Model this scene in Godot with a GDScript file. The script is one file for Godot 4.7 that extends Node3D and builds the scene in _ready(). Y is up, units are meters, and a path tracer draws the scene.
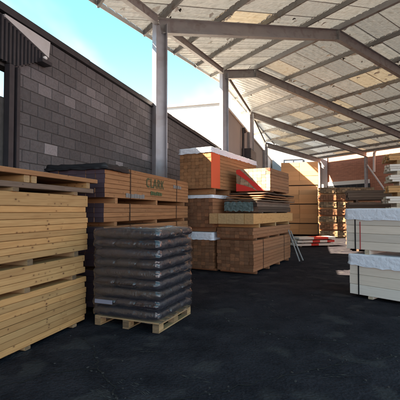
extends Node3D

var rng := RandomNumberGenerator.new()
var taken := {}
var M := {}
var board_cache := {}

# ---------------------------------------------------------------- naming
func numbered(called: String) -> String:
	if not taken.has(called):
		taken[called] = 0
		return called
	taken[called] += 1
	return "%s_%03d" % [called, taken[called]]

func tag(o: Node, label: String, category: String, group := "", kind := "") -> void:
	if label: o.set_meta("label", label)
	if category: o.set_meta("category", category)
	if group: o.set_meta("group", group)
	if kind: o.set_meta("kind", kind)

func thing(called: String, label: String, category: String, at := Vector3.ZERO, turn := 0.0, group := "") -> Node3D:
	var o := Node3D.new()
	o.name = numbered(called)
	add_child(o)
	o.position = at
	o.rotation.y = turn
	tag(o, label, category, group)
	return o

func part(called: String, mesh: Mesh, material: Material, parent: Node, at := Vector3.ZERO, rot := Vector3.ZERO) -> MeshInstance3D:
	var o := MeshInstance3D.new()
	o.name = called
	o.mesh = mesh
	if material: o.material_override = material
	parent.add_child(o, true)
	o.position = at
	o.rotation = rot
	return o

# ---------------------------------------------------------------- geometry helpers
func tri(st: SurfaceTool, a: Vector3, b: Vector3, c: Vector3) -> void:
	st.add_vertex(a); st.add_vertex(b); st.add_vertex(c)

func quad(st: SurfaceTool, a: Vector3, b: Vector3, c: Vector3, d: Vector3) -> void:
	tri(st, a, b, c); tri(st, a, c, d)

func new_st(smooth := false) -> SurfaceTool:
	var st := SurfaceTool.new()
	st.begin(Mesh.PRIMITIVE_TRIANGLES)
	st.set_smooth_group(0 if smooth else -1)
	return st

func done(st: SurfaceTool) -> ArrayMesh:
	st.generate_normals()
	return st.commit()

# a box from lo to hi
func bx(st: SurfaceTool, lo: Vector3, hi: Vector3, t := Transform3D.IDENTITY) -> void:
	var p := []
	for i in 8:
		p.append(t * Vector3(hi.x if i & 1 else lo.x, hi.y if i & 2 else lo.y, hi.z if i & 4 else lo.z))
	quad(st, p[0], p[1], p[3], p[2])
	quad(st, p[5], p[4], p[6], p[7])
	quad(st, p[4], p[0], p[2], p[6])
	quad(st, p[1], p[5], p[7], p[3])
	quad(st, p[2], p[3], p[7], p[6])
	quad(st, p[4], p[5], p[1], p[0])

func box_mesh(lo: Vector3, hi: Vector3) -> ArrayMesh:
	var st := new_st()
	bx(st, lo, hi)
	return done(st)

# a box member of section w x h running from a to b (h is measured vertically)
func span(a: Vector3, b: Vector3) -> Transform3D:
	var z := (b - a).normalized()
	var up := Vector3.UP if absf(z.y) < 0.95 else Vector3.RIGHT
	var x := up.cross(z).normalized()
	var y := z.cross(x)
	return Transform3D(Basis(x, y, z), a)

func bar(st: SurfaceTool, a: Vector3, b: Vector3, w: float, h: float) -> void:
	bx(st, Vector3(-w / 2, -h / 2, 0), Vector3(w / 2, h / 2, a.distance_to(b)), span(a, b))

func bar_mesh(a: Vector3, b: Vector3, w: float, h: float) -> ArrayMesh:
	var st := new_st()
	bar(st, a, b, w, h)
	return done(st)

# rolled steel I section from a to b
func ibeam_mesh(a: Vector3, b: Vector3, w: float, h: float, f := 0.022) -> ArrayMesh:
	var st := new_st()
	var t := span(a, b)
	var l := a.distance_to(b)
	bx(st, Vector3(-w / 2, h / 2 - f, 0), Vector3(w / 2, h / 2, l), t)
	bx(st, Vector3(-w / 2, -h / 2, 0), Vector3(w / 2, -h / 2 + f, l), t)
	bx(st, Vector3(-0.012, -h / 2 + f, 0), Vector3(0.012, h / 2 - f, l), t)
	return done(st)

func tube(st: SurfaceTool, pts: Array, r: float, n := 8) -> void:
	for k in pts.size() - 1:
		var t := span(pts[k], pts[k + 1])
		var l: float = pts[k].distance_to(pts[k + 1])
		for i in n:
			var a0 := TAU * i / n
			var a1 := TAU * (i + 1) / n
			var p := t * Vector3(cos(a0) * r, sin(a0) * r, 0)
			var p2 := t * Vector3(cos(a1) * r, sin(a1) * r, 0)
			var q := t * Vector3(cos(a0) * r, sin(a0) * r, l)
			var q2 := t * Vector3(cos(a1) * r, sin(a1) * r, l)
			quad(st, p, p2, q2, q)
			tri(st, t * Vector3.ZERO, p2, p)
			tri(st, t * Vector3(0, 0, l), q, q2)

# ---------------------------------------------------------------- textures
func noise(seed_: int, freq: float, octaves := 3) -> FastNoiseLite:
	var n := FastNoiseLite.new()
	n.seed = seed_
	n.noise_type = FastNoiseLite.TYPE_SIMPLEX_SMOOTH
	n.frequency = freq
	n.fractal_octaves = octaves
	return n

func tex(img: Image) -> ImageTexture:
	img.generate_mipmaps()
	return ImageTexture.create_from_image(img)

func srgb(r: float, g: float, b: float) -> Color:
	return Color(r, g, b).linear_to_srgb()

# long grain with knots; colours are linear, stored as sRGB
func wood_image(seed_: int, base: Color, dark: Color, knot: Color, knots: int, w := 768, h := 256) -> Image:
	var r := RandomNumberGenerator.new()
	r.seed = seed_
	var n1 := noise(seed_, 0.012, 3)
	var n2 := noise(seed_ + 7, 0.09, 2)
	var n3 := noise(seed_ + 11, 0.006, 2)
	var ks := []
	for i in knots:
		ks.append([r.randf() * w, r.randf() * h, r.randf_range(3.0, 8.0), r.randf_range(2.5, 5.5), r.randf_range(0.5, 1.0)])
	var data := PackedByteArray()
	data.resize(w * h * 3)
	var i := 0
	for y in h:
		for x in w:
			var yy := float(y)
			var kd := 0.0
			for k in ks:
				var dy: float = (yy - k[1])
				if absf(dy) > 26.0: continue
				var dx: float = (x - k[0])
				if absf(dx) > 60.0: continue
				var e: float = (dx * dx) / (k[2] * k[2]) + (dy * dy) / (k[3] * k[3])
				if e < 9.0:
					kd = maxf(kd, k[4] * clampf(1.4 - e * 0.9, 0.0, 1.0))
					kd = maxf(kd, k[4] * 0.35 * exp(-e * 0.35))
				yy += 5.0 * signf(dy) * exp(-(dx * dx) / 500.0 - (dy * dy) / 90.0)
			var g := 0.5 + 0.5 * n1.get_noise_2d(x * 0.25, yy * 6.0)
			var s := 0.5 + 0.5 * n2.get_noise_2d(x * 0.12, yy * 7.0)
			var b := 0.5 + 0.5 * n3.get_noise_2d(x, yy * 4.0)
			var f := clampf(0.55 * g * g * 1.6 + 0.25 * s + 0.35 * (b - 0.5), 0.0, 1.0)
			var c := base.lerp(dark, f).lerp(knot, kd)
			c = c.linear_to_srgb()
			data[i] = int(c.r * 255.0); data[i + 1] = int(c.g * 255.0); data[i + 2] = int(c.b * 255.0)
			i += 3
	return Image.create_from_data(w, h, false, Image.FORMAT_RGB8, data)

# noise that repeats without a seam over w pixels
func wrap2(n: FastNoiseLite, x: float, y: float, w: float, st: Vector2) -> float:
	var b := w * 0.2
	var tx := maxf(0.0, (x - (w - b)) / b)
	var ty := maxf(0.0, (y - (w - b)) / b)
	var v := n.get_noise_2d(x * st.x, y * st.y)
	if tx > 0.0: v = lerpf(v, n.get_noise_2d((x - w) * st.x, y * st.y), tx)
	if ty > 0.0:
		var u := n.get_noise_2d(x * st.x, (y - w) * st.y)
		if tx > 0.0: u = lerpf(u, n.get_noise_2d((x - w) * st.x, (y - w) * st.y), tx)
		v = lerpf(v, u, ty)
	return v

# blotchy two-tone grain, optional salt-and-pepper grit
func grit_image(seed_: int, a: Color, b: Color, freq: float, grit: float, w := 512, stretch := Vector2.ONE, stain := Color(0, 0, 0), stain_amount := 0.0) -> Image:
	var r := RandomNumberGenerator.new()
	r.seed = seed_
	var n1 := noise(seed_, freq, 4)
	var n2 := noise(seed_ + 3, freq * 5.0, 2)
	var n3 := noise(seed_ + 5, freq * 0.8, 3)
	var data := PackedByteArray()
	data.resize(w * w * 3)
	var i := 0
	for y in w:
		for x in w:
			var f := 0.5 + 0.55 * wrap2(n1, x, y, w, stretch) + 0.2 * wrap2(n2, x, y, w, stretch) + grit * (r.randf() - 0.5)
			var c := a.lerp(b, clampf(f, 0.0, 1.0))
			if stain_amount > 0.0:
				var s := clampf((wrap2(n3, x, y, w, stretch) - 0.22) * 5.0, 0.0, 1.0) * stain_amount
				c = c.lerp(stain, s)
			c = c.linear_to_srgb()
			data[i] = int(clampf(c.r, 0, 1) * 255.0); data[i + 1] = int(clampf(c.g, 0, 1) * 255.0); data[i + 2] = int(clampf(c.b, 0, 1) * 255.0)
			i += 3
	return Image.create_from_data(w, w, false, Image.FORMAT_RGB8, data)

func normal_tex(seed_: int, freq: float, octaves: int, strength: float, w := 512) -> ImageTexture:
	var n := noise(seed_, freq, octaves)
	var img := n.get_seamless_image(w, w)
	img.bump_map_to_normal_map(strength)
	return tex(img)

func plain(c: Color, rough := 0.8, metal := 0.0) -> StandardMaterial3D:
	var m := StandardMaterial3D.new()
	m.albedo_color = c.linear_to_srgb()
	m.roughness = rough
	m.metallic = metal
	return m

func textured(t: Texture2D, tint := Color.WHITE, rough := 0.8) -> StandardMaterial3D:
	var m := StandardMaterial3D.new()
	m.albedo_texture = t
	m.albedo_color = tint
	m.roughness = rough
	return m

func worldtex(t: Texture2D, scale_: float, rough := 0.85, tint := Color.WHITE) -> StandardMaterial3D:
	var m := textured(t, tint, rough)
	m.uv1_triplanar = true
	m.uv1_world_triplanar = true
	m.uv1_scale = Vector3.ONE * scale_
	return m

# several tints of one wood: [long-grain materials, end-grain materials]
func wood_kind(key: String, seed_: int, base: Color, dark: Color, knot: Color, knots: int, endc: Color, spread := 0.16, rough := 0.75) -> void:
	var t := tex(wood_image(seed_, base, dark, knot, knots))
	var te := tex(grit_image(seed_ + 50, endc * 1.18, endc * 0.62, 0.02, 0.25, 128, Vector2(1, 3)))
	var sides := []
	var ends := []
	var r := RandomNumberGenerator.new()
	r.seed = seed_ + 1
	for i in 6:
		var v := 1.0 - r.randf() * spread
		var w := r.randf_range(-0.05, 0.04)
		sides.append(textured(t, Color(v, v * (1.0 + w * 0.5), v * (1.0 + w)), rough))
		var v2 := 1.0 - r.randf() * spread * 1.6
		ends.append(textured(te, Color(v2, v2 * (1.0 + w * 0.5), v2 * (1.0 + w)), 0.9))
	M[key] = sides
	M[key + "_end"] = ends

# a sawn board along z, centred, edges eased; surface 0 long faces, surface 1 ends
func board(w: float, h: float, l: float, kind: String, variant: int, endkind := "") -> ArrayMesh:
	var key := "%.3f %.3f %.3f %s %d %s" % [w, h, l, kind, variant, endkind]
	if board_cache.has(key): return board_cache[key]
	var c := minf(0.006, minf(w, h) * 0.12)
	var x := w / 2
	var y := h / 2
	var prof := [Vector2(-x + c, -y), Vector2(x - c, -y), Vector2(x, -y + c), Vector2(x, y - c), Vector2(x - c, y), Vector2(-x + c, y), Vector2(-x, y - c), Vector2(-x, -y + c)]
	var r := RandomNumberGenerator.new()
	r.seed = hash(key)
	var u0 := r.randf()
	var v0 := r.randf()
	var st := new_st()
	var run := 0.0
	for i in 8:
		var a: Vector2 = prof[i]
		var b: Vector2 = prof[(i + 1) % 8]
		var d := a.distance_to(b)
		var p := [Vector3(a.x, a.y, -l / 2), Vector3(b.x, b.y, -l / 2), Vector3(b.x, b.y, l / 2), Vector3(a.x, a.y, l / 2)]
		var uv := [Vector2(u0, v0 + run / 0.55), Vector2(u0, v0 + (run + d) / 0.55), Vector2(u0 + l / 1.7, v0 + (run + d) / 0.55), Vector2(u0 + l / 1.7, v0 + run / 0.55)]
		run += d
		for j in [0, 2, 1, 0, 3, 2]:
			st.set_uv(uv[j]); st.add_vertex(p[j])
	var mesh := done(st)
	mesh.surface_set_material(0, M[kind][variant % 6])
	st = new_st()
	for s in [-1, 1]:
		for i in range(1, 7):
			var ids := [0, i, i + 1] if s < 0 else [0, i + 1, i]
			for j in ids:
				var a: Vector2 = prof[j]
				st.set_uv(Vector2(a.x / 0.3 + u0 * 3.0, a.y / 0.3 + v0 * 5.0))
				st.add_vertex(Vector3(a.x, a.y, s * l / 2))
	st.generate_normals()
	st.commit(mesh)
	var ek := endkind if endkind else kind + "_end"
	mesh.surface_set_material(1, M[ek][variant % 6])
	board_cache[key] = mesh
	return mesh

# a strapped pack of sawn timber: rows of boards on bearers
# o: rows (heights), nx, bw, bearers (z list), bh, kind, endkind, straps (z list), strap, cover (drop), jit
func pack(called: String, label: String, group: String, at: Vector3, turn: float, l: float, o: Dictionary) -> Node3D:
	var t := thing(called, label, o.get("category", "timber pack"), at, turn, group)
	var nx: int = o.nx
	var bw: float = o.bw
	var wide := nx * bw
	var bh: float = o.get("bh", 0.0)
	var kind: String = o.kind
	var jit: float = o.get("jit", 0.012)
	if bh > 0.0:
		for z in o.bearers:
			part("bearer", board(0.09, bh, wide * o.get("bearer_len", 1.0), o.get("bearer_kind", kind), rng.randi() % 6), null, t, Vector3(0, bh / 2, z), Vector3(0, PI / 2, 0))
	var y := bh
	var gap: float = o.get("gap", 0.004)
	for iy in o.rows.size():
		var hgt: float = o.rows[iy]
		for ix in nx:
			if o.get("shell", false) and ix > 0 and ix < nx - 1 and iy > 0 and iy < o.rows.size() - 1: continue
			var dz := rng.randf_range(-jit, jit)
			var dx := rng.randf_range(-0.0015, 0.0015)
			if ix == nx - 1 or ix == 0: dx = rng.randf_range(-0.007, 0.007) * o.get("side", 1.0)
			part("board", board(bw - gap, hgt - 0.003, l, kind, rng.randi() % o.get("variants", 12), o.get("endkind", "")), null, t, Vector3((ix - nx / 2.0 + 0.5) * bw + dx, y + hgt / 2, dz), Vector3(0, rng.randf_range(-0.0012, 0.0012), 0))
		y += hgt
	for z in o.get("straps", []):
		var st := new_st()
		var x := wide / 2 + 0.011
		bx(st, Vector3(-x, bh, z - 0.012), Vector3(-x + 0.003, y + 0.006, z + 0.012))
		bx(st, Vector3(x - 0.003, bh, z - 0.012), Vector3(x, y + 0.006, z + 0.012))
		bx(st, Vector3(-x + 0.003, y + 0.003, z - 0.012), Vector3(x - 0.003, y + 0.006, z + 0.012))
		part("strap", done(st), M[o.get("strap", "strap")], t)
	t.set_meta("top", y)
	return t

# plastic sheet over the top of a pack, its skirt hanging by a varying drop
func cover_mesh(wide: float, l: float, top: float, drop: float, seed_: int, lump := 0.012) -> ArrayMesh:
	var n := noise(seed_, 1.0, 3)
	var st := new_st(true)
	var x := wide / 2 + 0.013
	var z := l / 2 + 0.013
	var ring := []           # perimeter, corner to corner
	var cnt := [maxi(4, int(l / 0.07)), maxi(4, int(wide / 0.07))]
	var cor := [Vector2(x, z), Vector2(x, -z), Vector2(-x, -z), Vector2(-x, z)]
	for k in 4:
		var m: int = cnt[k % 2]
		for i in m: ring.append(cor[k].lerp(cor[(k + 1) % 4], float(i) / m))
	var levels := 8
	var grid := []
	for j in levels + 3:
		var row := []
		for i in ring.size():
			var p: Vector2 = ring[i]
			var e := 0.5 + 0.5 * n.get_noise_2d(p.x * 1.4 + 5.0, p.y * 1.4)
			var d := drop * (0.85 + 0.25 * e + 0.12 * n.get_noise_2d(p.x * 9.0, p.y * 9.0))
			if j <= 2:
				var f: float = [0.0, 0.6, 0.985][j]
				var q := p * f
				row.append(Vector3(q.x, top + 0.012 + lump * 0.6 * n.get_noise_2d(q.x * 5.0, q.y * 5.0), q.y))
			else:
				var f := float(j - 3) / (levels - 1)
				var fold := lump * (1.0 - 2.2 * absf(n.get_noise_3d(p.x * 5.0 + f * 1.5, p.y * 5.0, f * 2.5))) * f + 0.004 * f
				var nrm := Vector2(signf(p.x) if absf(p.x) > x - 0.001 else 0.0, signf(p.y) if absf(p.y) > z - 0.001 else 0.0)
				var q := p + nrm * maxf(fold, -0.006)
				row.append(Vector3(q.x, top + 0.004 - d * f, q.y))
		grid.append(row)
	for j in grid.size() - 1:
		for i in ring.size():
			var i2 := (i + 1) % ring.size()
			if j == 0:
				tri(st, grid[0][i], grid[1][i], grid[1][i2])
			else:
				quad(st, grid[j][i], grid[j + 1][i], grid[j + 1][i2], grid[j][i2])
	return done(st)

# filled sack, seams pinched, at the origin resting on y = 0
func bag_mesh(sx: float, sy: float, sz: float, seed_: int) -> ArrayMesh:
	var n := noise(seed_, 1.0, 3)
	var st := new_st(true)
	var a := 26
	var b := 16
	var up := []
	var dn := []
	for j in b + 1:
		var ru := []
		var rd := []
		for i in a + 1:
			var u := 2.0 * i / a - 1.0
			var v := 2.0 * j / b - 1.0
			u = signf(u) * pow(absf(u), 0.75)
			v = signf(v) * pow(absf(v), 0.75)
			var prof := sqrt(maxf(0.0, 1.0 - pow(absf(u), 7.0))) * sqrt(maxf(0.0, 1.0 - pow(absf(v), 5.0)))
			var pinch := 1.0 - 0.05 * pow(absf(u), 4.0) - 0.03 * (1.0 - v * v) * pow(absf(u), 6.0)
			var wr := 0.012 * n.get_noise_3d(u * 5.0, v * 4.0, 3.0) + 0.006 * n.get_noise_3d(u * 16.0, v * 12.0, 9.0)
			var x := u * sx / 2 * (1.0 + 0.02 * n.get_noise_2d(v * 3.0, 40.0))
			var z := v * sz / 2 * pinch * (1.0 + 0.03 * n.get_noise_2d(u * 3.0, 70.0))
			ru.append(Vector3(x, sy * (0.5 + 0.5 * prof) + wr * prof, z))
			rd.append(Vector3(x, sy * (0.5 - 0.5 * prof) + maxf(0.0, wr) * prof, z))
		up.append(ru)
		dn.append(rd)
	for j in b:
		for i in a:
			quad(st, up[j][i], up[j][i + 1], up[j + 1][i + 1], up[j + 1][i])
			quad(st, dn[j][i], dn[j + 1][i], dn[j + 1][i + 1], dn[j][i + 1])
	return done(st)

# ---------------------------------------------------------------- roof frame of reference
const ANG := 0.87738          # purlins, left of the wall's direction
var PD := Vector3(-sin(ANG), 0, -cos(ANG))
var QD := Vector3(cos(ANG), 0, -sin(ANG))
var RO := Vector3(1.07, 0, -18.64)
func roof(s: float, t: float, dy := 0.0) -> Vector3:
	var p := RO + PD * s + QD * t
	p.y = 10.05 - (0.23 * -t if t < 0.0 else 0.122 * t) + dy
	return p
func s_edge(t: float, x := -6.05) -> float: return minf(17.9, (1.07 - x + 0.639 * t) / 0.769)
func s_near(t: float) -> float: return maxf(-13.5, (-20.0 - 0.769 * t) / 0.639)

# ================================================================ build
func _ready() -> void:
	rng.seed = 4711
	_camera_and_light()
	_materials()
	_ground()
	_canopy()
	_block_wall()
	_background()
	_left_stacks()
	_bag_pallet()
	_centre_stacks()
	_far_stacks()
	_right_stacks()
	_small_things()

func _camera_and_light() -> void:
	var cam := Camera3D.new()
	cam.name = "camera"
	cam.fov = 56.8
	cam.near = 0.05
	cam.far = 500.0
	add_child(cam)
	cam.position = Vector3(0, 1.65, 0)
	cam.rotation_degrees = Vector3(1.7, 17.3, 0)
	cam.current = true
	var sun := DirectionalLight3D.new()
	sun.name = "sun"
	sun.light_color = Color(1.0, 0.91, 0.79)
	sun.light_energy = 1.05
	sun.light_angular_distance = 0.5
	sun.shadow_enabled = true
	add_child(sun)
	sun.look_at_from_position(Vector3.ZERO, Vector3(1.0, -0.925, -0.58))
	var we := WorldEnvironment.new()
	we.name = "world_environment"
	var env := Environment.new()
	var sm := ProceduralSkyMaterial.new()
	sm.sky_top_color = Color(0.165, 0.300, 0.350)
	sm.sky_horizon_color = Color(0.70, 0.635, 0.625)
	sm.sky_curve = 0.08
	# thin drifting cloud over the whole sky
	var cn := noise(900, 1.0, 5)
	var ci := Image.create(1024, 512, false, Image.FORMAT_RGBA8)
	for y in 512:
		for x in 1024:
			var el := PI * (0.5 - (y + 0.5) / 512.0)
			var az := TAU * x / 1024.0
			var d := Vector3(cos(az) * cos(el), sin(el), sin(az) * cos(el))
			if d.y < 0.0:
				ci.set_pixel(x, y, Color(0, 0, 0, 0))
				continue
			var q := d / (d.y + 0.25)
			var c := cn.get_noise_2d(q.x * 1.1 + 3.0, q.z * 2.4)
			var a := clampf((c + 0.02) * 1.9, 0.0, 1.0)
			ci.set_pixel(x, y, Color(a * 0.17, a * 0.15, a * 0.14, 1.0))
	sm.sky_cover = ImageTexture.create_from_image(ci)
	sm.sky_cover_modulate = Color(1, 1, 1, 1)
	sm.ground_bottom_color = Color(0.2, 0.2, 0.2)
	sm.ground_horizon_color = Color(0.5, 0.55, 0.6)
	sm.sky_energy_multiplier = 1.0
	var sky := Sky.new()
	sky.sky_material = sm
	env.background_mode = Environment.BG_SKY
	env.sky = sky
	env.tonemap_mode = Environment.TONE_MAPPER_LINEAR
	env.tonemap_exposure = 15.8
	env.sdfgi_enabled = true
	env.ssao_enabled = true
	env.ssil_enabled = true
	we.environment = env
	add_child(we)

func _materials() -> void:
	# timber
	wood_kind("pine", 11, Color(0.64, 0.372, 0.15), Color(0.42, 0.21, 0.072), Color(0.15, 0.055, 0.02), 30, Color(0.45, 0.29, 0.14))
	wood_kind("warm", 23, Color(0.46, 0.225, 0.095), Color(0.27, 0.115, 0.042), Color(0.09, 0.035, 0.015), 16, Color(0.38, 0.185, 0.08), 0.18)
	wood_kind("brown", 37, Color(0.38, 0.18, 0.085), Color(0.23, 0.098, 0.044), Color(0.06, 0.03, 0.015), 10, Color(0.27, 0.125, 0.062), 0.16)
	wood_kind("grey", 41, Color(0.20, 0.135, 0.095), Color(0.10, 0.065, 0.045), Color(0.03, 0.02, 0.015), 8, Color(0.16, 0.10, 0.07), 0.35)
	wood_kind("cream", 53, Color(0.80, 0.735, 0.65), Color(0.68, 0.61, 0.53), Color(0.40, 0.33, 0.24), 3, Color(0.72, 0.62, 0.47), 0.12, 0.6)
	wood_kind("panel", 61, Color(0.72, 0.40, 0.185), Color(0.62, 0.33, 0.145), Color(0.3, 0.16, 0.07), 2, Color(0.5, 0.28, 0.13), 0.12)
	wood_kind("pallet", 67, Color(0.52, 0.33, 0.16), Color(0.30, 0.175, 0.08), Color(0.07, 0.04, 0.02), 10, Color(0.38, 0.25, 0.14), 0.25)
	M["pale_end"] = []
	var pe := tex(grit_image(59, Color(0.46, 0.34, 0.225), Color(0.34, 0.24, 0.15), 0.02, 0.25, 128, Vector2(1, 3)))
	for i in 6: M["pale_end"].append(textured(pe, Color.WHITE.darkened(0.05 * i), 0.9))
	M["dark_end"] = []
	for i in 6: M["dark_end"].append(plain(Color(0.042, 0.024, 0.032) * (1.0 + 0.08 * i), 0.7))  # near-black maroon tone for board ends, slightly varied
	M["flat_red"] = plain(Color(0.55, 0.028, 0.018), 0.6)
	M["flat_orange"] = plain(Color(0.62, 0.09, 0.03), 0.65)
	M["strap"] = plain(Color(0.012, 0.012, 0.014), 0.4)
	M["strap_red"] = plain(Color(0.4, 0.06, 0.06), 0.5)
	M["greenprint"] = plain(Color(0.075, 0.075, 0.032), 0.9)
	M["green2"] = plain(Color(0.075, 0.10, 0.04), 0.9)
	M["blueprint"] = plain(Color(0.21, 0.20, 0.19), 0.85)
	var wrap := plain(Color(0.70, 0.74, 0.82), 0.32)
	wrap.normal_enabled = true
	wrap.normal_texture = normal_tex(5, 0.012, 5, 9.0)
	wrap.normal_scale = 0.8
	wrap.uv1_triplanar = true
	wrap.uv1_scale = Vector3.ONE * 1.3
	M["wrap"] = wrap
	var teal := plain(Color(0.07, 0.115, 0.12), 0.4)
	teal.normal_enabled = true
	teal.normal_texture = wrap.normal_texture
	teal.uv1_triplanar = true
	M["teal"] = teal
	# steel
	var st_t := tex(grit_image(71, Color(0.29, 0.29, 0.305), Color(0.38, 0.38, 0.39), 0.012, 0.12, 256, Vector2.ONE, Color(0.15, 0.10, 0.075), 0.5))
	M["steel"] = worldtex(st_t, 0.6, 0.6)
	var pu_t := tex(grit_image(72, Color(0.19, 0.19, 0.19), Color(0.32, 0.315, 0.31), 0.012, 0.15, 256, Vector2.ONE, Color(0.14, 0.09, 0.06), 0.7))
	M["purlin"] = worldtex(pu_t, 0.7, 0.65)
	M["column"] = worldtex(tex(grit_image(76, Color(0.36, 0.375, 0.42), Color(0.45, 0.46, 0.50), 0.012, 0.12, 256, Vector2.ONE, Color(0.22, 0.17, 0.14), 0.35)), 0.5, 0.5)
	M["galv"] = worldtex(tex(grit_image(73, Color(0.42, 0.43, 0.45), Color(0.55, 0.56, 0.57), 0.02, 0.1, 256)), 0.6, 0.5)
	M["darkmetal"] = worldtex(tex(grit_image(74, Color(0.022, 0.021, 0.026), Color(0.045, 0.042, 0.048), 0.02, 0.1, 256)), 0.6, 0.55)
	M["whitemetal"] = worldtex(tex(grit_image(75, Color(0.62, 0.62, 0.63), Color(0.5, 0.49, 0.48), 0.015, 0.1, 256)), 0.5, 0.6)
	# roof lining sheets: stained boards and a few fibreglass sheets
	M["lining"] = []
	for i in 8:
		var k := i / 7.0
		var a := Color(0.63, 0.62, 0.605).lerp(Color(0.50, 0.50, 0.505), k)
		var m := worldtex(tex(grit_image(80 + i, a, a * 0.52, 0.014, 0.34, 512, Vector2(1, 2.2), Color(0.26, 0.22, 0.18), 0.5)), 0.30 + 0.03 * i, 0.9)
		m.backlight_enabled = true
		m.backlight = Color(0.385, 0.395, 0.40)
		M["lining"].append(m)
	M["skylight"] = []
	for i in 3:
		var a: Color = [Color(0.63, 0.59, 0.51), Color(0.63, 0.61, 0.575), Color(0.60, 0.64, 0.66)][i]
		var m := worldtex(tex(grit_image(90 + i, a, a * 0.7, 0.014, 0.2, 512, Vector2(1, 2.2), Color(0.3, 0.2, 0.1), 0.5)), 0.4, 0.7)
		m.backlight_enabled = true
		m.backlight = Color(0.43, 0.42, 0.40) if i < 2 else Color(0.46, 0.47, 0.49)
		M["skylight"].append(m)
	M["foil"] = plain(Color(0.78, 0.77, 0.74), 0.7)
	M["foil_dark"] = plain(Color(0.06, 0.045, 0.035), 0.9)
	# masonry
	M["block"] = []
	var bt := tex(grit_image(100, Color(0.25, 0.225, 0.205), Color(0.37, 0.33, 0.305), 0.02, 0.35, 512))
	var bn := normal_tex(9, 0.06, 4, 3.0, 256)
	for i in 9:
		var v: float = [0.93, 0.88, 0.98, 0.84, 0.80, 1.03, 1.10, 1.20, 1.35][i]
		var m := worldtex(bt, 0.8 + 0.07 * i, 0.95, Color(0.69 * v, 0.70 * v, 0.735 * v).clamp())
		m.uv1_offset = Vector3(i * 0.37, i * 0.21, i * 0.13)
		m.normal_enabled = true
		m.normal_texture = bn
		m.normal_scale = 0.7
		M["block"].append(m)
	M["mortar"] = worldtex(tex(grit_image(101, Color(0.05, 0.046, 0.043), Color(0.09, 0.083, 0.077), 0.03, 0.3, 256)), 1.0, 0.95)
	M["render_white"] = worldtex(tex(grit_image(102, Color(0.78, 0.76, 0.72), Color(0.68, 0.66, 0.62), 0.006, 0.1, 256)), 0.15, 0.9)
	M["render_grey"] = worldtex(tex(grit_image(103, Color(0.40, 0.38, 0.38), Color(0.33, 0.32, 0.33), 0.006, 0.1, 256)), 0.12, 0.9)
	# brick too far off to tell the bricks apart: courses as grain
	var bi := Image.create(256, 256, false, Image.FORMAT_RGB8)
	var br := RandomNumberGenerator.new()
	br.seed = 8
	for row in 32:
		for col in 9:
			var v := br.randf_range(0.75, 1.15)
			var c := Color(0.50 * v, 0.225 * v, 0.145 * v).linear_to_srgb()
			bi.fill_rect(Rect2i(col * 32 - (16 if row % 2 else 0), row * 8, 31, 7), c)
	M["brick"] = worldtex(tex(bi), 0.42, 0.9)
	M["glass"] = plain(Color(0.02, 0.025, 0.03), 0.08)
	M["glass_pale"] = plain(Color(0.35, 0.42, 0.5), 0.06)

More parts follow.
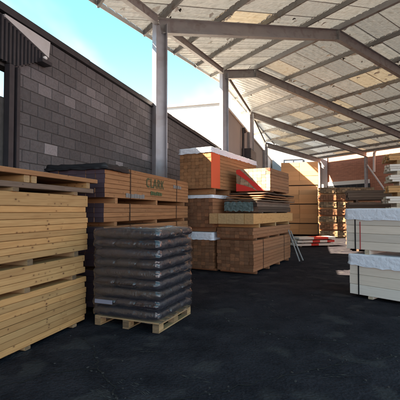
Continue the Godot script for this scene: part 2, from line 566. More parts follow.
# ---------------------------------------------------------------- ground
func _ground() -> void:
	var n1 := grit_image(201, Color(0.016, 0.0155, 0.020), Color(0.044, 0.0415, 0.050), 0.009, 0.75, 1024, Vector2.ONE, Color(0.068, 0.065, 0.067), 0.5)
	var m := worldtex(tex(n1), 0.16, 0.92)
	m.metallic_specular = 0.12
	m.normal_enabled = true
	m.normal_texture = normal_tex(13, 0.12, 4, 4.0, 1024)
	m.normal_scale = 0.45
	m.detail_enabled = true
	m.detail_blend_mode = BaseMaterial3D.BLEND_MODE_MUL
	m.detail_albedo = tex(grit_image(202, Color(0.75, 0.75, 0.75), Color(1, 1, 1), 0.02, 0.2, 256))
	M["asphalt"] = m
	# gently uneven sheet near the camera, flat beyond
	var st := new_st(true)
	var g := noise(77, 0.35, 3)
	var xs := [-150.0, -60.0, -20.0]
	var x := -8.0
	while x <= 8.0:
		xs.append(x); x += 0.2
	xs.append_array([20.0, 60.0, 150.0])
	var zs := [-250.0, -120.0, -60.0, -30.0]
	var z := -14.0
	while z <= 2.0:
		zs.append(z); z += 0.2
	zs.append_array([10.0, 40.0, 100.0])
	var hgt := func(px: float, pz: float) -> float:
		if px < -7.9 or px > 7.9 or pz < -13.9 or pz > 1.9: return -0.004
		return -0.004 + 0.006 * (g.get_noise_2d(px, pz) - 0.45)
	for j in zs.size() - 1:
		for i in xs.size() - 1:
			var a := Vector3(xs[i], hgt.call(xs[i], zs[j]), zs[j])
			var b := Vector3(xs[i + 1], hgt.call(xs[i + 1], zs[j]), zs[j])
			var c := Vector3(xs[i + 1], hgt.call(xs[i + 1], zs[j + 1]), zs[j + 1])
			var d := Vector3(xs[i], hgt.call(xs[i], zs[j + 1]), zs[j + 1])
			quad(st, a, b, c, d)
	var o := part("asphalt_ground", done(st), m, self)
	tag(o, "dark cracked asphalt yard floor", "ground", "", "structure")
	# crumbled cracks in the asphalt
	var crack_m := plain(Color(0.005, 0.005, 0.006), 0.95)
	var crumb_m := plain(Color(0.032, 0.031, 0.031), 0.95)
	var lines := [
		[Vector2(-2.9, -4.2), Vector2(-2.55, -3.9), Vector2(-2.2, -3.45), Vector2(-1.9, -3.2), Vector2(-1.62, -2.85), Vector2(-1.3, -2.5)],
		[Vector2(-2.2, -6.3), Vector2(-1.46, -5.72), Vector2(-0.75, -5.2), Vector2(-0.33, -4.98), Vector2(0.3, -5.05), Vector2(0.86, -5.15), Vector2(1.7, -5.0)],
		[Vector2(-1.3, -3.0), Vector2(-0.8, -3.4), Vector2(-0.3, -3.85), Vector2(0.25, -4.3), Vector2(0.9, -4.75), Vector2(1.6, -5.3)],
		[Vector2(-2.2, -3.45), Vector2(-2.6, -3.2), Vector2(-2.9, -2.7)]]
	for ln in lines:
		var cs := new_st()
		var prev: Array = []
		for k in ln.size() - 1:
			var steps := int(ln[k].distance_to(ln[k + 1]) / 0.035)
			for i in steps:
				var f := float(i) / steps
				var p: Vector2 = ln[k].lerp(ln[k + 1], f)
				var dir: Vector2 = (ln[k + 1] - ln[k]).normalized()
				var nn := Vector2(-dir.y, dir.x)
				p += nn * 0.05 * g.get_noise_2d(p.x * 16.0, p.y * 16.0)
				var wd := 0.003 + 0.011 * maxf(0.0, 0.4 + g.get_noise_2d(p.x * 30.0 + 50.0, p.y * 30.0))
				var l := Vector3(p.x + nn.x * wd, 0.0, p.y + nn.y * wd)
				var r := Vector3(p.x - nn.x * wd, 0.0, p.y - nn.y * wd)
				l.y = hgt.call(l.x, l.z) + 0.003
				r.y = hgt.call(r.x, r.z) + 0.003
				if prev: quad(cs, prev[0], l, r, prev[1])
				prev = [l, r]
		part("crack", done(cs), crack_m, o)
	# dusty scuffs left by tyres and dragged pallets
	var scuff_m := plain(Color(0.052, 0.05, 0.05), 0.95)
	for sc in [[-1.55, -3.18, 0.5, 0.42], [-1.85, -2.98, 0.3, 0.30], [-1.2, -3.55, 0.2, 0.35], [0.2, -4.0, -0.4, 0.45], [-0.6, -6.2, 0.9, 0.6], [-1.9, -4.05, 0.1, 0.3]]:
		var ss := new_st()
		for k in 30:
			var along: float = rng.randfn(0.0, 0.4) * sc[3]
			var across := rng.randfn(0.0, 0.035)
			var dir: Vector2 = Vector2(cos(sc[2]), sin(sc[2]))
			var p: Vector2 = Vector2(sc[0], sc[1]) + dir * along + Vector2(-dir.y, dir.x) * across
			var ln2 := rng.randf_range(0.008, 0.05)
			var wd2 := rng.randf_range(0.0015, 0.005)
			var e := dir.rotated(rng.randf_range(-0.05, 0.05)) * ln2
			var f := Vector2(-e.y, e.x).normalized() * wd2
			var v := []
			for c in [p - e, p + f, p + e, p - f]: v.append(Vector3(c.x, hgt.call(c.x, c.y) + 0.003, c.y))
			quad(ss, v[0], v[1], v[2], v[3])
		part("scuff_mark", done(ss), scuff_m, o)
	# loose grit and splinters
	var gs := new_st()
	for i in 110:
		var p := Vector2(rng.randf_range(-3.2, 2.2), rng.randf_range(-9.0, -2.2))
		if i < 70:
			var ln: Array = lines[rng.randi() % 3]
			var k := rng.randi() % (ln.size() - 1)
			p = ln[k].lerp(ln[k + 1], rng.randf()) + Vector2(rng.randfn(0, 0.07), rng.randfn(0, 0.07))
		var s := rng.randf_range(0.003, 0.009)
		var t := Transform3D(Basis(Vector3.UP, rng.randf() * TAU), Vector3(p.x, hgt.call(p.x, p.y), p.y))
		bx(gs, Vector3(-s * rng.randf_range(1, 3), 0, -s), Vector3(s, s * 1.1, s), t)
	var go := part("loose_grit", done(gs), crumb_m, self)
	tag(go, "loose grit and splinters scattered over the asphalt", "grit", "", "stuff")

# ---------------------------------------------------------------- canopy
func _canopy() -> void:
	var cn := thing("open_shed", "open steel canopy with grey columns and stained sheet roof over the yard", "canopy", Vector3.ZERO)
	var steel: Material = M.steel
	var zc := [7.05, -2.15, -11.35, -20.55, -29.75, -38.95]
	var tops := []
	for i in zc.size():
		var foot := Vector3(-4.95, 0, zc[i])
		var rel := foot - RO
		var s := rel.dot(PD)
		var t := rel.dot(QD)
		var ct := maxf(t, s_t_min(s)) if i < 1 else t
		if i == 0: continue
		var top := roof(s, t)
		tops.append(top)
		# column: H section turned with its frame
		var st := new_st()
		var tr := Transform3D(Basis(Vector3.UP, ANG), foot)
		var hh := top.y + 0.1
		bx(st, Vector3(-0.21, 0, -0.15), Vector3(-0.185, hh, 0.15), tr)
		bx(st, Vector3(0.185, 0, -0.15), Vector3(0.21, hh, 0.15), tr)
		bx(st, Vector3(-0.185, 0, -0.01), Vector3(0.185, hh, 0.01), tr)
		var col := part("column", done(st), M.column, cn)
		st = new_st()
		bx(st, Vector3(-0.28, 0, -0.22), Vector3(0.28, 0.03, 0.22), tr)
		part("base_plate", done(st), M.purlin, col)
		# rafters
		if t < 0.0: part("rafter", ibeam_mesh(top, roof(s, -0.03), 0.22, 0.5), steel, cn)
		part("rafter", ibeam_mesh(roof(s, maxf(0.03, t)), roof(s, 20.5), 0.22, 0.5), steel, cn)
		if t < 0.0:
			st = new_st()
			bar(st, roof(s, 0) - QD * 0.03, roof(s, 0) + QD * 0.03, 0.26, 0.56)
			part("ridge_plate", done(st), steel, cn)
		# column under the far eave
		var ef := RO + PD * s + QD * 20.4
		tr = Transform3D(Basis(Vector3.UP, ANG), Vector3(ef.x, 0, ef.z))
		hh = roof(s, 20.4, -0.25).y
		st = new_st()
		bx(st, Vector3(-0.15, 0, -0.11), Vector3(-0.13, hh, 0.11), tr)
		bx(st, Vector3(0.13, 0, -0.11), Vector3(0.15, hh, 0.11), tr)
		bx(st, Vector3(-0.13, 0, -0.01), Vector3(0.13, hh, 0.01), tr)
		part("eave_column", done(st), steel, cn)
		if i == 4:
			st = new_st()
			tube(st, [Vector3(ef.x, hh - 0.9, ef.z) - PD * 0.15, Vector3(ef.x, 0.02, ef.z) - PD * 4.6], 0.09)
			part("raking_prop", done(st), M.galv, cn)
	# edge beam from column head to column head, then on towards the far end
	for i in tops.size() - 1:
		part("edge_beam", ibeam_mesh(tops[i] + Vector3(0, 0.10, -0.2), tops[i + 1] + Vector3(0, 0.10, 0.2), 0.16, 0.28), steel, cn)
	# ridge beam and purlins
	var dt := 2.35
	for k in range(-8, 10):
		var t := dt * k
		if t > 20.4: t = 20.3
		var s0 := s_near(t)
		var s1 := s_edge(t)
		if s1 - s0 < 0.5: continue
		var d := 0.2
		var y := 0.355
		if k == 0:
			part("ridge_beam", bar_mesh(roof(s0, 0.0, 0.33), roof(s1, 0.0, 0.33), 0.16, 0.26), steel, cn)
			continue
		var st := new_st()
		bar(st, roof(s0, t, y), roof(s1, t, y), 0.012, d)
		bar(st, roof(s0, t, y - d / 2 + 0.006) + QD * 0.035, roof(s1, t, y - d / 2 + 0.006) + QD * 0.035, 0.058, 0.012)
		part("purlin", done(st), M.purlin, cn)
	# fascia angle along the skewed edge and the far end
	for seg in [[-19.0, 0.0], [0.0, 13.4]]:
		var a: float = seg[0]
		var b: float = seg[1]
		part("fascia", bar_mesh(roof(s_edge(a, -6.07), a, 0.42), roof(s_edge(b, -6.07), b, 0.42), 0.02, 0.17), M.whitemetal, cn)
	part("fascia", bar_mesh(roof(17.92, 13.5, 0.40), roof(17.92, 20.6, 0.40), 0.02, 0.17), M.whitemetal, cn)
	part("gutter", bar_mesh(roof(-13.5, 20.72, 0.34), roof(17.9, 20.72, 0.34), 0.16, 0.14), M.whitemetal, cn)
	# downpipe hooking off the gutter
	var ds := new_st()
	tube(ds, [roof(10.9, 20.72, 0.26), roof(10.9, 20.55, 0.0), roof(10.9, 20.5, -1.9)], 0.13)
	part("downpipe", done(ds), M.whitemetal, cn)
	# roof sheets, one per purlin bay and joint
	var rest := [new_st(), new_st()]
	var wide := 1.22
	var scrap := new_st()
	var scrap2 := new_st()
	for k in range(-8, 9):
		var t0 := dt * k
		var t1 := minf(dt * (k + 1), 20.6)
		if t0 < 0.0 and t1 > 0.0: t1 = 0.0
		var s := -14.0
		var j := 0
		while s < 18.0:
			var near := s < -8.0
			var sky_light := false
			var which := rng.randi() % 8
			if s > 11.4: sky_light = rng.randf() < 0.7
			elif t0 >= 0.0 and t0 < 17.0 and s > -1.0: sky_light = rng.randf() < 0.2
			else: sky_light = rng.randf() < 0.01
			var st: SurfaceTool = rest[0] if near else new_st()
			var tilt := Vector2(rng.randf_range(-0.004, 0.004), rng.randf_range(-0.004, 0.004))
			var lap := 0.012 * (j % 2) + 0.006 * (absi(k) % 2)
			var lim := PackedVector2Array([Vector2(s_near(t0 - 0.03), t0 - 0.03), Vector2(s_edge(t0 - 0.03), t0 - 0.03), Vector2(s_edge(t1 + 0.03), t1 + 0.03), Vector2(s_near(t1 + 0.03), t1 + 0.03)])
			# folded profile: flat pans and shallow ribs every 305 mm
			var prof := [Vector2(-0.03, 0.0)]
			for r in 4:
				for e in [[0.10, 0.0], [0.125, -0.03], [0.165, -0.03], [0.19, 0.0]]: prof.append(Vector2(0.305 * r + e[0], e[1]))
			prof.append(Vector2(wide + 0.03, 0.0))
			if near: prof = [prof[0], prof[-1]]
			var any := false
			for pi in prof.size() - 1:
				var pa: Vector2 = prof[pi]
				var pb: Vector2 = prof[pi + 1]
				var poly := PackedVector2Array([Vector2(s + pa.x, t0 - 0.03), Vector2(s + pb.x, t0 - 0.03), Vector2(s + pb.x, t1 + 0.03), Vector2(s + pa.x, t1 + 0.03)])
				var cut: Array = Geometry2D.intersect_polygons(poly, lim)
				if cut.is_empty() or cut[0].size() < 3: continue
				any = true
				var pg: PackedVector2Array = cut[0]
				var up := []
				for p in pg:
					var lift: float = 0.485 + lap + (p - Vector2(s + wide / 2, (t0 + t1) / 2)).dot(tilt) + remap(p.x - s, pa.x, pb.x, pa.y, pb.y)
					up.append(roof(p.x, p.y, lift))
				for i in range(1, pg.size() - 1): tri(st, up[0], up[i], up[i + 1])
			if any:
				if not near:
					var mm: Material = M.lining[which]
					if sky_light: mm = M.skylight[2 if s > 11.4 and rng.randf() < 0.7 else rng.randi() % 2]
					part("roof_sheet", done(st), mm, cn)
					# torn lining hanging along the purlins
					for z in 16:
						var by_frame := absf(s + 0.6 - 0.9) < 1.3 or absf(s + 0.6 - 6.7) < 1.2 or absf(s + 0.6 - 12.4) < 1.1
						if rng.randf() > (0.9 if by_frame else 0.09): continue
						var ps := Vector2(s + rng.randf() * wide, t0 + rng.randf_range(0.04, 0.45))
						if rng.randf() < 0.25: ps.y = rng.randf_range(t0 + 0.1, t1 - 0.1)
						if ps.x > s_edge(ps.y) - 0.3 or ps.x < s_near(ps.y): continue
						var tgt := scrap2 if rng.randf() < 0.16 else scrap
						var sz := rng.randf_range(0.04, 0.15) * (0.6 if tgt == scrap2 else 1.0)
						var mid := roof(ps.x, ps.y, 0.445)
						var prev2 := Vector3.ZERO
						var first2 := Vector3.ZERO
						for q in 7:
							var an := TAU * q / 7.0
							var rr := sz * rng.randf_range(0.4, 1.4)
							var pt := roof(ps.x + cos(an) * rr * 1.5, ps.y + sin(an) * rr * 0.8, 0.44 - rng.randf_range(0.0, 0.05) - (rng.randf_range(0.0, 0.10) if rng.randf() < 0.3 else 0.0))
							if q == 0: first2 = pt
							else: tri(tgt, mid, prev2, pt)
							prev2 = pt
						tri(tgt, mid, prev2, first2)
			s += wide
			j += 1
	var ro := part("roof_sheets_behind", done(rest[0]), M.lining[3], cn)
	ro.set_meta("kind", "stuff")
	for a in [[scrap, M.foil], [scrap2, M.foil_dark]]:
		var so := part("torn_lining", done(a[0]), a[1], cn)
		so.set_meta("kind", "stuff")

func s_t_min(_s: float) -> float: return -19.0

# ---------------------------------------------------------------- block wall at the left
func _block_wall() -> void:
	var w := thing("block_wall", "tall grey concrete block wall with dark metal coping along the left", "wall", Vector3(-5.2, 0, -8))
	var off := Vector3(5.2, 0, 8)
	var backs := new_st()
	# solid core behind the blocks, with the opening at its near end left clear
	bx(backs, Vector3(-5.45, 0, -20.9) + off, Vector3(-5.214, 5.11, -5.36) + off)
	bx(backs, Vector3(-5.45, 0, -5.36) + off, Vector3(-5.214, 3.65, 3.0) + off)
	bx(backs, Vector3(-5.45, 4.2, -5.36) + off, Vector3(-5.214, 5.11, 3.0) + off)
	part("mortar_core", done(backs), M.mortar, w)
	var bl := 0.40
	var bh := 0.2325
	var blotch := noise(55, 0.28, 3)
	var c := 0.006
	var st := new_st()
	# one block face with eased edges (in the plane x = 0, centred)
	var o := [Vector3(-0.02, -bh / 2 + 0.007, -bl / 2 + 0.007), Vector3(-0.02, bh / 2 - 0.007, -bl / 2 + 0.007), Vector3(-0.02, bh / 2 - 0.007, bl / 2 - 0.007), Vector3(-0.02, -bh / 2 + 0.007, bl / 2 - 0.007)]
	var f := []
	var f2 := []
	for p in o:
		f.append(Vector3(0, p.y - signf(p.y) * c, p.z - signf(p.z) * c))
		f2.append(Vector3(-c, p.y, p.z))
	quad(st, f[0], f[1], f[2], f[3])
	for i in 4:
		var k := (i + 1) % 4
		quad(st, f2[i], f2[k], f[k], f[i])
		quad(st, o[i], o[k], f2[k], f2[i])
	var bm := done(st)
	var rest := MultiMesh.new()
	rest.transform_format = MultiMesh.TRANSFORM_3D
	rest.mesh = bm
	var others := []
	for row in 22:
		var y := 0.005 + (row + 0.5) * bh
		var z := -5.36 - bl * (0.5 if row % 2 else 1.0) + bl / 2
		var first := true
		while z > -20.8:
			var zz := z
			z -= bl
			var at := Vector3(-5.2 + rng.randf_range(-0.003, 0.002), y, zz) + off
			if y > 1.95 and zz > -13.9 and not (zz > -5.9 and y > 4.65):
				# weathered patches: runs of darker and of paler blocks, a few nearly white
				var f3 := blotch.get_noise_2d(zz, y * 1.6) * 0.55 + rng.randf_range(-0.14, 0.14)
				# a later, paler batch of blocks in the upper courses
				if y > 4.0 + 0.1 * sin(zz * 2.3): f3 += 0.33
				elif zz < -8.6 and y > 3.3: f3 += 0.16
				var pick: int = [4, 3, 1, 1, 0, 0, 2, 5, 6, 7][clampi(int(f3 * 10.0 + 4.0), 0, 9)]
				if rng.randf() < 0.006: pick = 8
				part("block", bm, M.block[pick], w, at)
			else:
				others.append(Transform3D(Basis.IDENTITY, at))
	rest.instance_count = others.size()
	for i in others.size(): rest.set_instance_transform(i, others[i])
	var mi := MultiMeshInstance3D.new()
	mi.name = "more_blocks"
	mi.multimesh = rest
	mi.material_override = M.block[1]
	w.add_child(mi, true)
	mi.set_meta("kind", "stuff")
	for k in 9:
		part("coping", box_mesh(Vector3(-5.5, 5.125, -20.9 + k * 2.66 + 0.004) + off, Vector3(-5.13, 5.25 + 0.012 * (k % 2), -20.9 + (k + 1) * 2.66) + off), M.darkmetal, w)
	# ribbed dark cladding, pale flashing above it, post and lamp at the near end
	var h := thing("metal_cladding", "dark ribbed metal cladding with pale sloping flashing high on the block wall", "cladding", Vector3(-5.15, 4.2, -5.4))
	off = Vector3(5.15, -4.2, 5.4)
	var top := func(z: float) -> float: return 4.74 + (z + 6.08) * 0.26
	var z := -6.0
	while z < -2.6:
		var rs := new_st()
		var ya: float = minf(top.call(z), 5.04)
		var yb: float = minf(top.call(z + 0.09), 5.04)
		var low := 4.25 + clampf((-5.36 - z) / 0.64, 0.0, 1.0) * 0.36
		var x := -5.10
		var p := [Vector3(x - 0.045, low, z), Vector3(x, low, z + 0.012), Vector3(x, low, z + 0.055), Vector3(x - 0.045, low, z + 0.067), Vector3(x - 0.045, low, z + 0.09)]
		for i in 4:
			var a: Vector3 = p[i] + off
			var b: Vector3 = p[i + 1] + off
			quad(rs, a, a + Vector3(0, lerpf(ya, yb, i / 4.0) - low, 0), b + Vector3(0, lerpf(ya, yb, (i + 1) / 4.0) - low, 0), b)
		part("rib", done(rs), M.darkmetal, h)
		z += 0.09
	var fs := new_st()
	var fa := [Vector3(-5.075, 4.72, -6.10), Vector3(-5.075, 5.05, -6.14), Vector3(-5.075, 5.05, -5.0), Vector3(-5.075, 5.0, -5.0)]
	for i in 4: fa[i] += off
	quad(fs, fa[0], fa[3], fa[2], fa[1])
	var bk := Vector3(-0.10, 0, 0)
	quad(fs, fa[0] + bk, fa[1] + bk, fa[2] + bk, fa[3] + bk)
	for i in 4: quad(fs, fa[i], fa[(i + 1) % 4], fa[(i + 1) % 4] + bk, fa[i] + bk)
	part("flashing", done(fs), M.whitemetal, h)
	part("post", box_mesh(Vector3(-5.206, -4.2, -0.0) , Vector3(0.06, 0.03, 0.16)) if false else box_mesh(Vector3(-0.05, -4.2, 0.02), Vector3(0.06, 0.04, 0.09)), M.darkmetal, h)
	part("post", box_mesh(Vector3(-0.05, -4.2, 0.16), Vector3(0.06, 0.04, 0.27)), M.darkmetal, h)
	var lm := thing("wall_lamp", "small white bulkhead lamp on dark bracket below the pale flashing", "lamp", Vector3(-5.1, 4.66, -5.93))
	var ls := new_st()
	bx(ls, Vector3(-0.09, -0.12, -0.18), Vector3(0.10, -0.05, 0.10))
	bx(ls, Vector3(-0.09, -0.05, -0.10), Vector3(0.02, 0.04, 0.02))
	part("bracket", done(ls), M.darkmetal, lm)
	var sp := SphereMesh.new()
	sp.radius = 0.045
	sp.height = 0.08
	sp.radial_segments = 16
	sp.rings = 8
	part("globe", sp, plain(Color(0.8, 0.8, 0.78), 0.25), lm, Vector3(0.06, -0.01, -0.02))

# ---------------------------------------------------------------- buildings behind
func window(parent: Node, tr: Transform3D, w: float, h: float, nx: int, ny: int, frame: Material, glass: Material) -> void:
	var st := new_st()
	var b := 0.07
	bx(st, Vector3(-w / 2, 0, -0.05), Vector3(-w / 2 + b, h, 0.06), tr)
	bx(st, Vector3(w / 2 - b, 0, -0.05), Vector3(w / 2, h, 0.06), tr)
	bx(st, Vector3(-w / 2 + b, 0, -0.05), Vector3(w / 2 - b, b, 0.06), tr)
	bx(st, Vector3(-w / 2 + b, h - b, -0.05), Vector3(w / 2 - b, h, 0.06), tr)
	for i in range(1, nx): bx(st, Vector3(-w / 2 + w * i / nx - 0.04, b, -0.03), Vector3(-w / 2 + w * i / nx + 0.04, h - b, 0.045), tr)
	for i in range(1, ny): bx(st, Vector3(-w / 2 + b, h * i / ny - 0.03, -0.02), Vector3(w / 2 - b, h * i / ny + 0.03, 0.04), tr)
	var f := part("window", done(st), frame, parent)
	for i in nx:
		for j in ny:
			st = new_st()
			bx(st, Vector3(-w / 2 + w * i / nx + 0.03, h * j / ny + 0.03, -0.012), Vector3(-w / 2 + w * (i + 1) / nx - 0.03, h * (j + 1) / ny - 0.03, 0.0), tr)
			part("pane", done(st), glass, f)

func _background() -> void:
	# white building behind the end of the block wall: flank greyed to paint its shade
	var b := thing("white_building", "tall white rendered building rising behind the end of the block wall", "building", Vector3(-9, 0, -28))
	var off := Vector3(9, 0, 28)
	var st := new_st()
	bx(st, Vector3(-15.5, 0, -60) + off, Vector3(-5.32, 8.0, -21.0) + off)
	part("front_wall", done(st), M.render_white, b)
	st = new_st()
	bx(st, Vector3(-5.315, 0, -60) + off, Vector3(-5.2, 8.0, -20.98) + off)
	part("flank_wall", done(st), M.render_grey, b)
	st = new_st()
	bx(st, Vector3(-15.6, 8.004, -60.1) + off, Vector3(-5.12, 8.14, -20.9) + off)
	part("parapet_cap", done(st), M.render_white, b)
	st = new_st()
	tube(st, [Vector3(-5.0, 7.55, -27.4) + off, Vector3(-5.0, 7.8, -27.1) + off, Vector3(-5.0, 7.7, -26.75) + off, Vector3(-5.0, 4.2, -26.6) + off], 0.09)
	part("downpipe", done(st), M.darkmetal, b)
	var ac := thing("wall_unit", "dark boxy unit hung high on the grey flank wall behind the columns", "air unit", Vector3(-4.85, 5.55, -28.4))
	st = new_st()
	bx(st, Vector3(-0.34, 0, -1.3), Vector3(0.34, 0.75, 1.3))
	part("casing", done(st), M.darkmetal, ac)
	st = new_st()
	for i in 6: bx(st, Vector3(0.342, 0.08 + i * 0.11, -1.2), Vector3(0.36, 0.13 + i * 0.11, 1.2))
	part("grille", done(st), M.steel, ac)
	var blocker := thing("sun_blocker", "unseen dark block added to keep sun off the near yard", "building", Vector3(-8, 0, 1))  # unseen block, added only to stop sun reaching the near ground and packs
	st = new_st()
	bx(st, Vector3(-4, 0, -6.85), Vector3(1.8, 7.0, 7))
	part("wall", done(st), M.darkmetal, blocker)
	part("roof", box_mesh(Vector3(-4.1, 7.004, -6.85), Vector3(1.8, 7.1, 7.1)), M.darkmetal, blocker)
	# grey building closing the far end
	var g := thing("grey_building", "grey rendered building closing the far end of the yard", "building", Vector3(-2, 0, -50))
	off = Vector3(2, 0, 50)
	st = new_st()
	bx(st, Vector3(-5.0, 0, -56) + off, Vector3(1.4, 11.0, -46) + off)
	part("wall", done(st), M.render_grey, g)
	window(g, Transform3D(Basis.IDENTITY, Vector3(-2.5, 6.7, -45.94) + off), 2.3, 1.2, 2, 1, M.darkmetal, M.glass_pale)
	window(g, Transform3D(Basis.IDENTITY, Vector3(0.2, 5.0, -45.94) + off), 1.2, 1.8, 2, 2, M.darkmetal, M.glass)
	# brick building beyond the eave, parallel to it
	var k := thing("brick_building", "red brick building with a white lintel over a wide dark window", "building", RO + QD * 21.4 + PD * 10.0, 0.0)
	k.rotation.y = PI / 2 + ANG + PI
	k.position.y = 0
	# local x runs along the wall, local z faces the yard
	var flip := k.transform.basis.z.dot(QD) > 0.0
	if flip: k.rotation.y += PI
	st = new_st()
	bx(st, Vector3(-34, 0, -9), Vector3(34, 10.5, 0))
	part("wall", done(st), M.brick, k)
	var sx := k.transform.basis.x.dot(PD)      # +1 if local x runs with PD
	var cx := sx * (14.5 - 10.0)
	window(k, Transform3D(Basis.IDENTITY, Vector3(cx, 1.6, 0.075)), 5.2, 3.0, 7, 2, M.darkmetal, M.glass)
	part("lintel", box_mesh(Vector3(cx - 2.75, 4.6, 0.004), Vector3(cx + 2.55, 5.02, 0.14)), M.render_white, k)
	part("sill", box_mesh(Vector3(cx - 2.7, 1.44, 0.004), Vector3(cx + 2.7, 1.595, 0.2)), M.render_white, k)

# ---------------------------------------------------------------- packs along the wall
func _left_stacks() -> void:
	var g := "packs of pale pine beside the camera"
	var x := -3.84
	var zc := -2.34
	var bz := [-2.2, -1.3, -0.2, 1.1, 2.2]
	pack("timber_pack", "knotty pale pine pack on the ground, lowest of the near left stack", g, Vector3(x, 0, zc), 0, 4.9, {"rows": [0.079, 0.079, 0.079, 0.079, 0.079, 0.08, 0.08, 0.08], "nx": 4, "bw": 0.28, "jit": 0.03, "bh": 0.04, "bearers": bz, "kind": "pine", "bearer_kind": "pallet"})
	pack("timber_pack", "thin three-row pale pine pack, middle of the near left stack", g, Vector3(x, 0.675, zc + 0.02), 0, 4.9, {"rows": [0.085, 0.085, 0.09], "nx": 4, "bw": 0.28, "jit": 0.03, "bh": 0.06, "bearers": bz, "kind": "pine", "bearer_kind": "pallet"})
	pack("timber_pack", "tall knotty pale pine pack, topmost of the near left stack", g, Vector3(x, 0.995, zc - 0.02), 0, 4.9, {"rows": [0.08, 0.08, 0.08, 0.08, 0.08, 0.08, 0.08, 0.08, 0.165], "nx": 4, "bw": 0.28, "jit": 0.03, "bh": 0.075, "bearers": bz, "kind": "pine", "bearer_kind": "pallet"})
	# loose planks on blocks, on top
	pack("plank_layer", "weathered planks lying flat on top of the near left stack", "", Vector3(x + 0.04, 1.875, zc - 0.15), 0, 4.95, {"rows": [0.07], "nx": 4, "bw": 0.275, "bh": 0.045, "bearers": [-2.0, -0.9, 0.6, 2.0], "kind": "grey", "bearer_kind": "pallet", "category": "planks", "side": 3.0})
	pack("plank_layer", "raised pine planks on short blocks above the near left stack", "", Vector3(x + 0.05, 1.990, zc - 0.22), 0.006, 4.95, {"rows": [0.065], "nx": 4, "bw": 0.28, "bh": 0.085, "bearers": [-2.25, -1.12, -1.0, 0.4, 2.0], "kind": "warm", "bearer_kind": "pine", "category": "planks", "side": 3.0, "bearer_len": 0.96})
	# stack behind it, along the wall
	g = "packs of warm pine behind the wrapped bags"
	x = -3.82
	zc = -7.37
	bz = [-1.75, 0.0, 1.7]
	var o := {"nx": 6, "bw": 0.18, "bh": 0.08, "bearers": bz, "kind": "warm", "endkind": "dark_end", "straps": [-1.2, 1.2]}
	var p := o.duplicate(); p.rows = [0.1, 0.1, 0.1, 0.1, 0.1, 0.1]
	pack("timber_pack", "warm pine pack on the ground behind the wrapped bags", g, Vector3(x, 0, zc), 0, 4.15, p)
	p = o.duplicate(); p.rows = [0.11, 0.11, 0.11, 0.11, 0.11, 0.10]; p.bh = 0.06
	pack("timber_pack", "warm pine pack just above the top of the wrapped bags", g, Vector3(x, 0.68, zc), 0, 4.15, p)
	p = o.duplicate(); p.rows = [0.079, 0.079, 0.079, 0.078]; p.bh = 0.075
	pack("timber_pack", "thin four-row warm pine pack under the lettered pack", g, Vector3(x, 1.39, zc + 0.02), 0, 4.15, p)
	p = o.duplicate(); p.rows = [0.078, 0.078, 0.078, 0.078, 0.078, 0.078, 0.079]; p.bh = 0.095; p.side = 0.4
	var top := pack("timber_pack", "warm pine pack with green stencilled lettering and dark ends, behind the bags", g, Vector3(x, 1.78, zc), 0, 4.15, p)
	# stencil on the side boards, facing the yard
	var fx := 0.5455
	var f := SystemFont.new()
	f.font_names = PackedStringArray(["Droid Sans"])
	f.font_weight = 700
	var tm := TextMesh.new()
	tm.text = "CLARK"
	tm.font = f
	tm.font_size = 64
	tm.depth = 0.002
	tm.pixel_size = 0.0042
	var lt := part("lettering", tm, M.greenprint, top, Vector3(fx, 2.225 - 1.78, -7.29 - zc), Vector3(0, PI / 2, 0))
	lt.scale = Vector3(1.12, 1.0, 1.0)
	var ls := new_st()
	for i in 6:      # the unreadable smaller line below it: smudged green blocks
		var z0 := -7.06 - zc - i * 0.1
		bx(ls, Vector3(fx - 0.001, 0.20 + 0.008 * (i % 2), z0 - 0.085), Vector3(fx + 0.002, 0.285 - 0.008 * (i % 3), z0))
	part("lettering", done(ls), M.green2, top)
	ls = new_st()
	for i in 7:
		var z0 := -6.0 - zc - i * 0.11
		bx(ls, Vector3(fx - 0.001, 0.115 - 0.004 * (i % 2), z0 - 0.10), Vector3(fx + 0.002, 0.195 - 0.006 * (i % 3), z0))
	part("stamp", done(ls), M.blueprint, top)
	ls = new_st()
	for i in 4:
		var z0 := -8.35 - zc - i * 0.14
		bx(ls, Vector3(fx - 0.001, 0.42, z0 - 0.12), Vector3(fx + 0.002, 0.50 - 0.01 * (i % 2), z0))
	part("stamp", done(ls), M.blueprint, top)
	# black sheet lying over the near end of that stack
	var tarp := part("black_sheet", cover_mesh(1.12, 0.75, 0.0, 0.10, 31, 0.05), plain(Color(0.008, 0.008, 0.011), 0.55), self, Vector3(-3.83, 2.425, -5.66))
	tag(tarp, "crumpled black plastic sheet over the near end of the lettered pack", "plastic sheet")

# ---------------------------------------------------------------- bags on a pallet
func pallet(label: String, at: Vector3, turn: float, w: float, l: float, h := 0.14, group := "") -> Node3D:
	var t := thing("wooden_pallet", label, "pallet", at, turn, group)
	for i in 3:
		var x := (i - 1) * (w / 2 - 0.05)
		part("bottom_board", board(0.10, 0.02, l, "pallet", rng.randi() % 6), null, t, Vector3(x, 0.01, 0))
		for j in 3:
			part("block", board(0.10, h - 0.062, 0.13, "pallet", rng.randi() % 6), null, t, Vector3(x, 0.02 + (h - 0.062) / 2, (j - 1) * (l / 2 - 0.066)))
		part("stringer_board", board(0.10, 0.02, l, "pallet", rng.randi() % 6), null, t, Vector3(x, h - 0.032, 0))
	for j in 7:
		part("deck_board", board(0.10, 0.02, w, "pallet", rng.randi() % 6), null, t, Vector3(0, h - 0.011, (j - 3) * (l - 0.10) / 6), Vector3(0, PI / 2, 0))
	return t

